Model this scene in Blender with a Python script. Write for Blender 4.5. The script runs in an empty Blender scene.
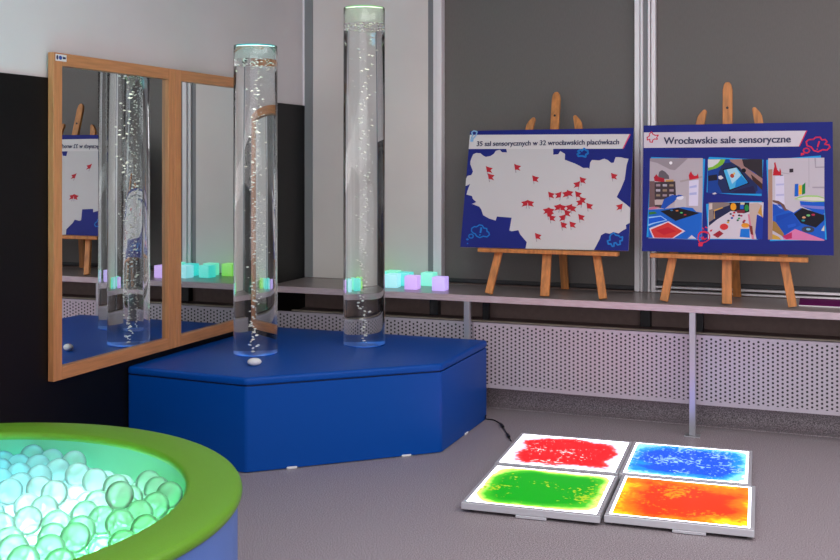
import bpy, bmesh, math, random
from mathutils import Vector, Matrix
random.seed(7)
sc = bpy.context.scene
C = sc.collection
PI = math.pi

# ---------------------------------------------------------------- camera, light, exposure
YAW = math.radians(21.17)
cam_d = bpy.data.cameras.new('camera')
cam = bpy.data.objects.new('camera', cam_d); C.objects.link(cam)
cam.location = (0, 0, 1.25)
cam.rotation_euler = (PI/2, 0, YAW)
cam_d.sensor_width = 36; cam_d.lens = 36*1057/840
cam_d.shift_y = -(280-163)/840
sc.camera = cam

w = bpy.data.worlds.new('world'); sc.world = w; w.use_nodes = True
w.node_tree.nodes['Background'].inputs[0].default_value = (.9, .95, 1, 1)
w.node_tree.nodes['Background'].inputs[1].default_value = .05

def area(name, loc, rot, sx, sy, power, col):
    d = bpy.data.lights.new(name, 'AREA'); d.shape = 'RECTANGLE'; d.size = sx; d.size_y = sy
    d.energy = power; d.color = col
    o = bpy.data.objects.new(name, d); C.objects.link(o); o.location = loc; o.rotation_euler = rot
    return o
area('ceiling_lamp', (.2, 1.4, 2.86), (0, 0, 0), 3.4, 3.0, 103, (1.0, .93, .94))
area('ceiling_lamp', (1.7, 3.3, 2.86), (0, 0, 0), 2.2, 2.2, 55, (1.0, .94, .95))
area('fill_light', (.2, -1.5, 1.5), (PI/2, 0, 0), 5.0, 2.4, 74, (.98, .95, 1.0))   # added unseen fill behind the viewer, brightens the floor and window wall

sc.view_settings.view_transform = 'Standard'; sc.view_settings.look = 'None'
sc.view_settings.gamma = 1; sc.view_settings.use_curve_mapping = False
sc.view_settings.exposure = 0.0
cy = sc.cycles
cy.use_denoising = True
cy.max_bounces = 16; cy.transmission_bounces = 14; cy.glossy_bounces = 6; cy.diffuse_bounces = 4; cy.transparent_max_bounces = 16
cy.caustics_refractive = True; cy.caustics_reflective = False; cy.blur_glossy = .5
cy.sample_clamp_indirect = 4; cy.sample_clamp_direct = 0

# ---------------------------------------------------------------- materials
def lin(c):
    return tuple((x/255/12.92 if x/255 <= .04045 else ((x/255+.055)/1.055)**2.4) for x in c)
def mat(name, rgb, rough=.6, metal=0, spec=.5, emis=None, estr=0, noise=None, bump=0, bscale=200):
    m = bpy.data.materials.new(name); m.use_nodes = True
    nt = m.node_tree; b = nt.nodes['Principled BSDF']
    c = lin(rgb)
    b.inputs['Base Color'].default_value = (*c, 1)
    b.inputs['Roughness'].default_value = rough; b.inputs['Metallic'].default_value = metal
    b.inputs['Specular IOR Level'].default_value = spec
    if emis:
        b.inputs['Emission Color'].default_value = (*lin(emis), 1); b.inputs['Emission Strength'].default_value = estr
    tc = nt.nodes.new('ShaderNodeTexCoord')
    if noise:
        sc_, amt, stretch = noise
        mp = nt.nodes.new('ShaderNodeMapping'); mp.inputs['Scale'].default_value = stretch
        n = nt.nodes.new('ShaderNodeTexNoise'); n.inputs['Scale'].default_value = sc_; n.inputs['Detail'].default_value = 4
        r = nt.nodes.new('ShaderNodeValToRGB')
        r.color_ramp.elements[0].position = .3; r.color_ramp.elements[1].position = .7
        r.color_ramp.elements[0].color = (*[x*(1-amt) for x in c], 1); r.color_ramp.elements[1].color = (*[min(1, x*(1+amt)) for x in c], 1)
        nt.links.new(tc.outputs['Object'], mp.inputs[0]); nt.links.new(mp.outputs[0], n.inputs['Vector'])
        nt.links.new(n.outputs[0], r.inputs[0]); nt.links.new(r.outputs[0], b.inputs['Base Color'])
    if bump:
        n2 = nt.nodes.new('ShaderNodeTexNoise'); n2.inputs['Scale'].default_value = bscale
        bp = nt.nodes.new('ShaderNodeBump'); bp.inputs['Strength'].default_value = bump; bp.inputs['Distance'].default_value = .002
        nt.links.new(tc.outputs['Object'], n2.inputs['Vector']); nt.links.new(n2.outputs[0], bp.inputs['Height'])
        nt.links.new(bp.outputs[0], b.inputs['Normal'])
    return m
I3 = (1, 1, 1)
M = {}
M['white_wall'] = mat('painted_white_wall', (206, 202, 202), .7, noise=(3, .03, I3))
M['pillar'] = mat('painted_white_pillar', (226, 220, 216), .5, noise=(3, .03, I3))
M['ceiling'] = mat('ceiling_paint', (205, 205, 205), .8)
M['black_panel'] = mat('black_wall_panel', (9, 9, 9), .4, spec=.25, bump=.1)
M['dark_wall'] = mat('dark_taupe_wall', (138, 118, 112), .7, noise=(40, .08, I3))
M['blind'] = mat('grey_blind_fabric', (98, 93, 90), .5, noise=(260, .06, (1, 1, .15)), bump=.15, bscale=500)
M['frame_white'] = mat('window_frame_white', (238, 235, 238), .3)
M['frame_grey'] = mat('window_frame_grey', (128, 130, 134), .4)
M['strip_grey'] = mat('corner_strip_grey', (135, 137, 139), .5)
M['counter'] = mat('grey_laminate', (134, 123, 121), .28, noise=(60, .14, (.3, 3, 3)))
M['counter_edge'] = mat('laminate_lit_edge', (186, 170, 174), .35, noise=(60, .12, (.3, 3, 3)))  # lighter than the top: light on the front edge put into colour
M['ledge_edge'] = mat('ledge_edge', (240, 228, 205), .5)  # cream colour stands in for the highlight along the ledge
M['steel'] = mat('brushed_steel_leg', (170, 172, 178), .35, metal=.55)
M['dark_metal'] = mat('dark_metal', (50, 50, 52), .5, metal=.3)
M['blue'] = mat('blue_vinyl', (0, 70, 156), .42, spec=.18, bump=.25, bscale=350)
M['blue_seam'] = mat('blue_vinyl_seam', (4, 20, 60), .6)
M['wood'] = mat('beech_wood', (188, 128, 82), .4, noise=(14, .16, (6, 6, .5)))
M['wood_h'] = mat('beech_wood_rail', (188, 128, 82), .4, noise=(14, .16, (6, .5, 6)))
M['pine'] = mat('pine_wood', (184, 118, 60), .5, noise=(22, .3, (3, 3, .35)))
M['mirror'] = mat('mirror_glass', (226, 232, 232), 0.0, metal=1)
M['white'] = mat('white_plastic', (225, 225, 225), .4)
M['black'] = mat('black_plastic', (16, 16, 17), .4)
M['alu'] = mat('aluminium', (198, 198, 204), .4, metal=.35)
M['green_vinyl'] = mat('lime_green_vinyl', (92, 142, 34), .42, spec=.4, bump=.2, bscale=300)
M['lav_vinyl'] = mat('blue_grey_vinyl', (82, 118, 190), .45, bump=.2, bscale=300)
M['inner_vinyl'] = mat('inner_green_vinyl', (96, 162, 122), .5)
M['foam'] = mat('white_foam_board', (205, 205, 210), .6)
M['print_blue'] = mat('printed_blue', (24, 34, 118), .6, spec=.2)
M['ink'] = mat('dark_blue_ink', (26, 28, 74), .5)
M['sticker_blue'] = mat('sticker_blue', (20, 70, 160), .5)
M['purple'] = mat('purple_card', (92, 0, 78), .6, spec=.1)
M['red_ink'] = mat('red_print', (190, 40, 40), .5)

def floor_mat():
    m = bpy.data.materials.new('speckled_vinyl_floor'); m.use_nodes = True; nt = m.node_tree; b = nt.nodes['Principled BSDF']
    tc = nt.nodes.new('ShaderNodeTexCoord')
    n = nt.nodes.new('ShaderNodeTexNoise'); n.inputs['Scale'].default_value = 230; n.inputs['Detail'].default_value = 3
    r = nt.nodes.new('ShaderNodeValToRGB'); e = r.color_ramp.elements
    e[0].position = .32; e[0].color = (*lin((92, 86, 91)), 1); e[1].position = .66; e[1].color = (*lin((190, 180, 185)), 1)
    k = e.new(.48); k.color = (*lin((140, 130, 135)), 1)
    nt.links.new(tc.outputs['Object'], n.inputs['Vector']); nt.links.new(n.outputs[0], r.inputs[0]); nt.links.new(r.outputs[0], b.inputs['Base Color'])
    b.inputs['Roughness'].default_value = .42; b.inputs['Specular IOR Level'].default_value = .35
    return m
M['floor'] = floor_mat()

def perf_mat():
    m = bpy.data.materials.new('perforated_metal'); m.use_nodes = True; nt = m.node_tree; b = nt.nodes['Principled BSDF']
    N = nt.nodes; Lk = nt.links
    tc = N.new('ShaderNodeTexCoord'); sp = N.new('ShaderNodeSeparateXYZ'); Lk.new(tc.outputs['Object'], sp.inputs[0])
    def mth(op, a, b_=None):
        n = N.new('ShaderNodeMath'); n.operation = op
        for i, v in enumerate((a, b_)):
            if v is None: continue
            if isinstance(v, (int, float)): n.inputs[i].default_value = v
            else: Lk.new(v, n.inputs[i])
        return n.outputs[0]
    p, q = .0209, .0192
    xs = mth('DIVIDE', mth('ADD', sp.outputs['X'], 20), p); ci = mth('FLOOR', xs)
    fx = mth('MULTIPLY', mth('SUBTRACT', mth('FRACT', xs), .5), p)
    odd = mth('MULTIPLY', mth('MODULO', ci, 2), .5)
    zs = mth('ADD', mth('DIVIDE', sp.outputs['Z'], q), odd)
    fz = mth('MULTIPLY', mth('SUBTRACT', mth('FRACT', zs), .5), q)
    d = mth('SQRT', mth('ADD', mth('MULTIPLY', fx, fx), mth('MULTIPLY', fz, fz)))
    hole = mth('LESS_THAN', d, .0052)
    hole = mth('MULTIPLY', hole, mth('GREATER_THAN', sp.outputs['Z'], .143))
    hole = mth('MULTIPLY', hole, mth('LESS_THAN', sp.outputs['Z'], .437))
    mx = N.new('ShaderNodeMix'); mx.data_type = 'RGBA'
    mx.inputs['A'].default_value = (*lin((180, 173, 182)), 1); mx.inputs['B'].default_value = (*lin((26, 24, 26)), 1)
    Lk.new(hole, mx.inputs['Factor']); Lk.new(mx.outputs['Result'], b.inputs['Base Color'])
    b.inputs['Roughness'].default_value = .5; b.inputs['Metallic'].default_value = .0
    return m
M['perf'] = perf_mat()

def vcol_mat():
    m = bpy.data.materials.new('printed_paper'); m.use_nodes = True; nt = m.node_tree; b = nt.nodes['Principled BSDF']
    a = nt.nodes.new('ShaderNodeVertexColor'); a.layer_name = 'ink'
    nt.links.new(a.outputs[0], b.inputs['Base Color']); b.inputs['Roughness'].default_value = .6; b.inputs['Specular IOR Level'].default_value = .2
    return m
M['print'] = vcol_mat()

def glass(name, ior, col=(1, 1, 1), rough=0):
    m = bpy.data.materials.new(name); m.use_nodes = True; nt = m.node_tree
    nt.nodes.remove(nt.nodes['Principled BSDF'])
    g = nt.nodes.new('ShaderNodeBsdfGlass'); g.inputs['IOR'].default_value = ior; g.inputs['Color'].default_value = (*col, 1)
    g.inputs['Roughness'].default_value = rough
    nt.links.new(g.outputs[0], nt.nodes['Material Output'].inputs[0]); return m
M['acrylic'] = glass('clear_acrylic', 1.49, (.985, .99, .99))
M['water_side'] = glass('water_against_acrylic', 1.333/1.49, (.985, .99, .99))
M['water_top'] = glass('water_surface', 1.333)

def glow(name, rgb, strength, base=(220, 220, 220), rough=.4):
    return mat(name, base, rough, emis=rgb, estr=strength)

def hot(c): return tuple(v*(3.4 if q >= 235 else 1) for v, q in zip(lin(c), c))   # the LED's own channel burns out first
def led_tile_mat(name, edge, mid, core, seed, white=(255, 255, 255), lo=.05, hi=.5, strength=1.0, spots=(255, 255, 255), sp_t=.66, namp=.5, famp=.2, pw=4.0, S=.4654):
    """liquid filled light tile: coloured liquid pool over a white LED sheet, in the tile's own 0..0.46 m frame"""
    m = bpy.data.materials.new(name); m.use_nodes = True; nt = m.node_tree; N = nt.nodes; Lk = nt.links; b = N['Principled BSDF']
    tc = N.new('ShaderNodeTexCoord')
    def mth(op, a, b_=None, clamp=False):
        n = N.new('ShaderNodeMath'); n.operation = op; n.use_clamp = clamp
        for i, v in enumerate((a, b_)):
            if v is None: continue
            if isinstance(v, (int, float)): n.inputs[i].default_value = v
            else: Lk.new(v, n.inputs[i])
        return n.outputs[0]
    def noise(scale, detail, off):
        mp = N.new('ShaderNodeMapping'); mp.inputs['Location'].default_value = (seed*3.7+off, seed*1.3, 0)
        n = N.new('ShaderNodeTexNoise'); n.inputs['Scale'].default_value = scale; n.inputs['Detail'].default_value = detail
        Lk.new(tc.outputs['Object'], mp.inputs[0]); Lk.new(mp.outputs[0], n.inputs['Vector']); return n.outputs[0]
    sp = N.new('ShaderNodeSeparateXYZ'); Lk.new(tc.outputs['Object'], sp.inputs[0])
    ax = mth('ABSOLUTE', mth('DIVIDE', mth('SUBTRACT', sp.outputs['X'], S/2), S/2))
    ay = mth('ABSOLUTE', mth('DIVIDE', mth('SUBTRACT', sp.outputs['Y'], S/2), S/2))
    d = mth('POWER', mth('ADD', mth('POWER', ax, pw), mth('POWER', ay, pw)), 1/pw)
    e = mth('SUBTRACT', 1.0, d)
    e = mth('ADD', e, mth('MULTIPLY', mth('SUBTRACT', noise(8, 2, 0), .5), namp))
    e = mth('ADD', e, mth('MULTIPLY', mth('SUBTRACT', noise(60, 5, 2), .5), famp))
    e = mth('ADD', e, .25); lo += .25; hi += .25; r = N.new('ShaderNodeValToRGB'); r.color_ramp.interpolation = 'EASE'; el = r.color_ramp.elements
    el[0].position = lo; el[0].color = (*[2.6*q for q in lin(white)], 1); el[1].position = 1.0; el[1].color = (*hot(core), 1)
    k = el.new(lo+.08); k.color = (*[1.9*q for q in lin(edge)], 1); k = el.new(lo+.08+(hi-lo-.08)*.5); k.color = (*hot(mid), 1); k = el.new(hi); k.color = (*hot(core), 1)
    Lk.new(e, r.inputs[0])
    # pale bubbles and streaks floating in the liquid
    s1 = mth('GREATER_THAN', mth('ADD', noise(58, 2, 5), mth('MULTIPLY', noise(7, 1, 9), .8)), sp_t+.40)
    mx = N.new('ShaderNodeMix'); mx.data_type = 'RGBA'
    Lk.new(s1, mx.inputs['Factor']); Lk.new(r.outputs[0], mx.inputs['A']); mx.inputs['B'].default_value = (*lin(spots), 1)
    b.inputs['Base Color'].default_value = (.004, .004, .004, 1); b.inputs['Roughness'].default_value = .3; b.inputs['Specular IOR Level'].default_value = .12
    # bare LED border
    brd = mth('GREATER_THAN', mth('MAXIMUM', ax, ay), .965)
    mx2 = N.new('ShaderNodeMix'); mx2.data_type = 'RGBA'
    Lk.new(brd, mx2.inputs['Factor']); Lk.new(mx.outputs['Result'], mx2.inputs['A']); mx2.inputs['B'].default_value = (5, 5, 5.6, 1)
    Lk.new(mx2.outputs['Result'], b.inputs['Emission Color'])
    b.inputs['Emission Strength'].default_value = strength
    return m

# ---------------------------------------------------------------- mesh helpers
def link(name, me, m, parent=None):
    o = bpy.data.objects.new(name, me); C.objects.link(o)
    if m is not None:
        for mm in (m if isinstance(m, (list, tuple)) else [m]): me.materials.append(mm)
    if parent: o.parent = parent
    return o
def fin(name, bm, m, parent=None, smooth=False, angle=None):
    bmesh.ops.recalc_face_normals(bm, faces=bm.faces)
    me = bpy.data.meshes.new(name); bm.to_mesh(me); bm.free()
    if smooth:
        for p in me.polygons: p.use_smooth = True
        if angle:
            me.set_sharp_from_angle(angle=math.radians(angle))
    return link(name, me, m, parent)
def add_box(bm, lo, hi, bev=0, seg=2, mtx=None):
    vs = [bm.verts.new((x, y, z)) for x in (lo[0], hi[0]) for y in (lo[1], hi[1]) for z in (lo[2], hi[2])]
    f = [(0, 1, 3, 2), (4, 6, 7, 5), (0, 4, 5, 1), (2, 3, 7, 6), (0, 2, 6, 4), (1, 5, 7, 3)]
    fs = [bm.faces.new([vs[i] for i in q]) for q in f]
    if mtx is not None: bmesh.ops.transform(bm, matrix=mtx, verts=vs)
    if bev:
        ed = {e for q in fs for e in q.edges}
        bmesh.ops.bevel(bm, geom=list(ed), offset=bev, segments=seg, affect='EDGES', profile=.5)
def box(name, lo, hi, m, parent=None, bev=0, seg=2):
    bm = bmesh.new(); add_box(bm, lo, hi, bev, seg); return fin(name, bm, m, parent)
def add_prism(bm, pts, z0, z1):
    a = [bm.verts.new((x, y, z0)) for x, y in pts]; b = [bm.verts.new((x, y, z1)) for x, y in pts]
    n = len(pts); fs = [bm.faces.new(a[::-1]), bm.faces.new(b)]
    for i in range(n): fs.append(bm.faces.new((a[i], a[(i+1) % n], b[(i+1) % n], b[i])))
    return fs, a, b
def add_lathe(bm, prof, n=64, closed=False, mi=None):
    rings = []
    for r, z in prof: rings.append([bm.verts.new((r*math.cos(2*PI*k/n), r*math.sin(2*PI*k/n), z)) for k in range(n)])
    m_ = len(prof)
    for i in range(m_ if closed else m_-1):
        A, B = rings[i], rings[(i+1) % m_]
        for k in range(n):
            f = bm.faces.new((A[k], A[(k+1) % n], B[(k+1) % n], B[k]))
            if mi: f.material_index = mi[i]
    return rings
def add_tube(bm, pts, r, n=8):
    pts = [Vector(p) for p in pts]; rings = []
    for i, p in enumerate(pts):
        t = (pts[min(i+1, len(pts)-1)]-pts[max(i-1, 0)]).normalized()
        up = Vector((0, 0, 1)) if abs(t.z) < .9 else Vector((1, 0, 0))
        a = t.cross(up).normalized(); b = t.cross(a)
        rr = r[i] if isinstance(r, (list, tuple)) else r
        rings.append([bm.verts.new(p+a*rr*math.cos(2*PI*k/n)+b*rr*math.sin(2*PI*k/n)) for k in range(n)])
    for A, B in zip(rings, rings[1:]):
        for k in range(n): bm.faces.new((A[k], A[(k+1) % n], B[(k+1) % n], B[k]))
    bm.faces.new(rings[0]); bm.faces.new(rings[-1][::-1])
def tag(o, label, cat, group=None, kind=None):
    if label: o['label'] = label
    if cat: o['category'] = cat
    if group: o['group'] = group
    if kind: o['kind'] = kind
    return o
def thing(name, label, cat, loc=(0, 0, 0), rz=0, group=None):
    o = bpy.data.objects.new(name, None); C.objects.link(o); o.location = loc; o.rotation_euler = (0, 0, rz)
    o.empty_display_size = .1
    return tag(o, label, cat, group)
def struct(o, label=None):
    o['kind'] = 'structure'
    if label: o['label'] = label
    return o
def copy_tree(o, parent=None):
    c = o.copy(); C.objects.link(c)
    if parent: c.parent = parent
    for ch in [x for x in C.objects if x.parent == o]: copy_tree(ch, c)
    return c

# ================================================================ THE ROOM  (x along the window wall, y into it, z up; metres)
UL, UR, VF, VB, ZC = -2.80, 3.2, -1.6, 5.39, 2.9
struct(box('floor', (UL-.1, VF-.1, -.1), (UR+.1, VB+.1, 0), M['floor']))
struct(box('ceiling', (UL-.1, VF-.1, ZC), (UR+.1, VB+.1, ZC+.1), M['ceiling']))
struct(box('wall_left', (UL-.12, VF-.1, 0), (UL, VB+.1, ZC), M['white_wall']))
struct(box('wall_right', (UR, VF-.1, 0), (UR+.12, VB+.1, ZC), M['white_wall']))
struct(box('wall_front', (UL, VF-.12, 0), (UR, VF, ZC), M['white_wall']))
# window wall: sill-high dark part, white pillar, grey edge strip, window openings
bm = bmesh.new(); add_box(bm, (UL, VB, 0), (UR, VB+.1, .6)); add_box(bm, (UL, VB+.1, .6), (UR, VB+.2, ZC))
struct(fin('wall_back', bm, M['dark_wall']))
struct(box('trim_1', (UL+.012, VB-.012, .6), (-2.738, VB+.1, ZC), M['strip_grey']), 'grey vertical edge strip in the room corner')
struct(box('trim_2', (-2.738, VB-.004, .6), (-2.04, VB+.1, ZC), M['pillar']), 'off-white wall pillar between corner and window')
struct(box('trim_3', (UL, VB-.012, 1.578), (UL+.012, VB+.1, ZC), M['frame_white']))
struct(box('trim_4', (UL, VF, .0), (UL+.010, VB, 1.577), M['black_panel']), 'matt black panelling on the lower left wall')
# coved skirting in floor vinyl, and the plinth behind the radiator covers
bm = bmesh.new()
prof = [(5.215, 0), (5.215, .0), (5.2, .002), (5.212, .008), (5.222, .02), (5.226, .04), (5.228, .09), (5.228, .10)]
pr = [(5.165, .0), (5.165, .003), (5.19, .006), (5.207, .016), (5.215, .035), (5.218, .10), (5.24, .10), (5.24, 0)]
a = [bm.verts.new((UL+.01, y, z)) for y, z in pr]; b = [bm.verts.new((UR, y, z)) for y, z in pr]
for i in range(len(pr)): bm.faces.new((a[i], a[(i+1) % len(pr)], b[(i+1) % len(pr)], b[i]))
bm.faces.new(a); bm.faces.new(b[::-1])
struct(fin('baseboard_back', bm, M['floor'], smooth=True, angle=50))
struct(box('trim_5', (UL+.01, 5.24, 0), (UR, VB, .428), M['dark_wall']), 'low dark wall ledge behind the radiator covers')
struct(box('trim_6', (UL+.01, 5.225, .428), (UR, 5.25, .434), M['ledge_edge']), 'thin ledge edge with a painted highlight above the radiator covers')

# windows with frames
def window(n, u0, u1, right_extra):
    f = struct(bpy.data.objects.new('window_%d' % n, None)); C.objects.link(f); f.location = ((u0+u1)/2, VB, .6)
    g = box('glass_pane', (u0, VB+.085, .64), (u1, VB+.09, 2.75), M['dark_metal'])
    g.parent = f; g.matrix_parent_inverse = Matrix.Translation((-f.location.x, -f.location.y, -f.location.z))
    bm = bmesh.new()
    for (x0, x1, y0) in right_extra: add_box(bm, (x0, y0, .6), (x1, VB+.09, ZC), .003, 2)
    o = fin('window_frame', bm, M['frame_white']); o.parent = f; o.matrix_parent_inverse = g.matrix_parent_inverse
    return f, g.matrix_parent_inverse
f1, inv = window(1, -1.95, -.925, [(-2.008, -1.985, VB-.01), (-1.985, -1.955, VB-.022)])
o = box('grey_profile', (-2.04, VB+.0, .6), (-2.008, VB+.09, ZC), M['frame_grey']); o.parent = f1; o.matrix_parent_inverse = inv
f2, inv = window(2, -.81, 1.12, [(-.92, -.893, VB-.012), (-.889, -.877, VB-.022), (-.852, -.84, VB-.022), (-.836, -.815, VB-.012)])
o = box('grey_profile', (-.878, VB+.0, .6), (-.851, VB+.09, ZC), M['frame_grey']); o.parent = f2; o.matrix_parent_inverse = inv
bm = bmesh.new(); add_box(bm, (-.815, VB-.012, .602), (1.12, VB+.03, .611), .002); add_box(bm, (-.815, VB-.004, .622), (1.12, VB+.03, .632), .002)
o = fin('window_rail', bm, M['frame_white']); o.parent = f2; o.matrix_parent_inverse = inv
f3, inv = window(3, 1.24, 3.15, [(1.12, 1.15, VB-.012), (1.21, 1.24, VB-.012)])
def blind(x0, x1, z0, label):
    t = thing('roller_blind', label, 'blind', ((x0+x1)/2, VB+.03, z0), 0, 'roller blinds')
    wd = (x1-x0)/2
    box('fabric', (-wd, 0, .02), (wd, .004, 2.78-z0), M['blind'], t)
    box('bottom_bar', (-wd, -.006, .0), (wd, .012, .022), M['dark_metal'], t, .003)
    bm = bmesh.new(); add_tube(bm, [(-wd, .01, 2.80-z0), (wd, .01, 2.80-z0)], .022, 16); fin('roller', bm, M['frame_grey'], t, True, 40)
blind(-1.955, -.922, .603, 'dark grey roller blind behind the map poster on its easel')
blind(-.813, 1.118, .633, 'dark grey roller blind behind the poster with four photographs')

# ---------------------------------------------------------------- counter on steel legs
ct = thing('window_counter', 'long grey laminate counter on steel legs running under the windows', 'counter', (0, 5.16, 0))
inv = Matrix.Translation((0, -5.16, 0))
def child(o, p, inv): o.parent = p; o.matrix_parent_inverse = inv; return o
child(box('worktop', (UL+.012, 4.9525, .566), (UR, VB-.013, .598), M['counter'], None, .001, 1), ct, inv)
child(box('lit_front_edge', (UL+.012, 4.949, .566), (UR, 4.9525, .598), M['counter_edge'], None, .001, 1), ct, inv)
for u in [-1.671, -.584, .503, 1.59]:
    l = child(box('leg', (u-.0145, 4.9505, .004), (u+.0145, 4.9795, .566), M['steel'], None, .002), ct, inv)
    f = box('foot_plate', (u-.035, 4.935, 0), (u+.035, 4.995, .004), M['steel'], l, .001)
    child(box('rear_post', (u-.016, 5.258, .43), (u+.016, 5.29, .566), M['dark_metal'], None, .002), ct, inv)
for i, u in enumerate((-1.99, -.86)):
    struct(box('trim_%d' % (7+i), (u-.025, 5.345, .428), (u+.025, 5.39, .566), M['dark_metal'], None, .002), 'dark window mullion below the counter')

# ---------------------------------------------------------------- perforated radiator covers
edges = [UL+.011, -1.673, -.586, .501, 1.588, 2.675]
names = ['perforated metal radiator cover panel in the corner behind the podium', 'perforated metal radiator cover panel between the two steel legs',
         'perforated metal radiator cover panel right of the steel leg', 'perforated metal radiator cover panel further right', 'perforated metal radiator cover panel farthest right']
for i in range(4):
    t = thing('radiator_cover', names[i], 'radiator cover', (0, 0, 0), 0, 'perforated radiator covers')
    bm = bmesh.new(); x0, x1 = edges[i]+.002, edges[i+1]-.002
    add_box(bm, (x0, 5.058, .125), (x1, 5.061, .449)); add_box(bm, (x0, 5.061, .446), (x1, 5.078, .449))
    o = fin('perforated_sheet', bm, M['perf'], t)
    for xb in (x0+.05, x1-.08): box('bracket', (xb, 5.062, .2), (xb+.03, 5.239, .23), M['dark_metal'], t)

# ---------------------------------------------------------------- blue corner podium
POD = [(-2.788, 3.748), (-2.190, 3.715), (-1.560, 4.285), (-1.560, 4.935), (-2.788, 4.935)]
pod = thing('corner_podium', 'low royal blue vinyl podium in the corner carrying both bubble tubes', 'podium', (-2.2, 4.35, 0))
pinv = Matrix.Translation((2.2, -4.35, 0))
def offset_poly(P, d):
    n = len(P); out = []
    for i in range(n):
        p0, p1, p2 = Vector(P[i-1]), Vector(P[i]), Vector(P[(i+1) % n])
        a = (p1-p0).normalized(); b = (p2-p1).normalized()
        na = Vector((a.y, -a.x)); nb = Vector((b.y, -b.x)); m_ = (na+nb)/(1+na.dot(nb))
        out.append(tuple(p1+m_*d))
    return out
bm = bmesh.new(); fs, A_, B_ = add_prism(bm, POD, .004, .348)
ve = [e for e in bm.edges if abs((e.verts[0].co-e.verts[1].co).z) > .2]
bmesh.ops.bevel(bm, geom=ve, offset=.012, segments=5, affect='EDGES', profile=.5)
child(fin('base', bm, M['blue'], smooth=True, angle=30), pod, pinv)
bm = bmesh.new(); add_prism(bm, offset_poly(POD, -.008), .346, .356)
child(fin('seam', bm, M['blue_seam']), pod, pinv)
bm = bmesh.new(); P2 = offset_poly(POD, .0015); fs, A_, B_ = add_prism(bm, P2, .353, .385)
ve = [e for e in bm.edges if abs((e.verts[0].co-e.verts[1].co).z) > .02]
bmesh.ops.bevel(bm, geom=ve, offset=.014, segments=5, affect='EDGES', profile=.5)
he = [e for e in bm.edges if e.verts[0].co.z > .38 and e.verts[1].co.z > .38 and len(e.link_faces) == 2 and any(abs(f.normal.z) < .5 for f in e.link_faces)]
bmesh.ops.bevel(bm, geom=he, offset=.013, segments=4, affect='EDGES', profile=.5)
he = [e for e in bm.edges if e.verts[0].co.z < .354 and e.verts[1].co.z < .354]
bmesh.ops.bevel(bm, geom=he, offset=.006, segments=3, affect='EDGES', profile=.5)
child(fin('padded_top', bm, M['blue'], smooth=True, angle=50), pod, pinv)
for (x, y, rz) in [(-2.05, 3.842, .735), (-1.68, 4.177, .735), (-1.5605, 4.62, PI/2), (-2.5, 3.724, 0)]:
    bm = bmesh.new(); add_box(bm, (-.022, -.004, 0), (.022, .03, .009), .002, 1, Matrix.Translation((x, y, 0)) @ Matrix.Rotation(rz, 4, 'Z'))
    child(fin('foot', bm, M['white']), pod, pinv)

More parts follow.
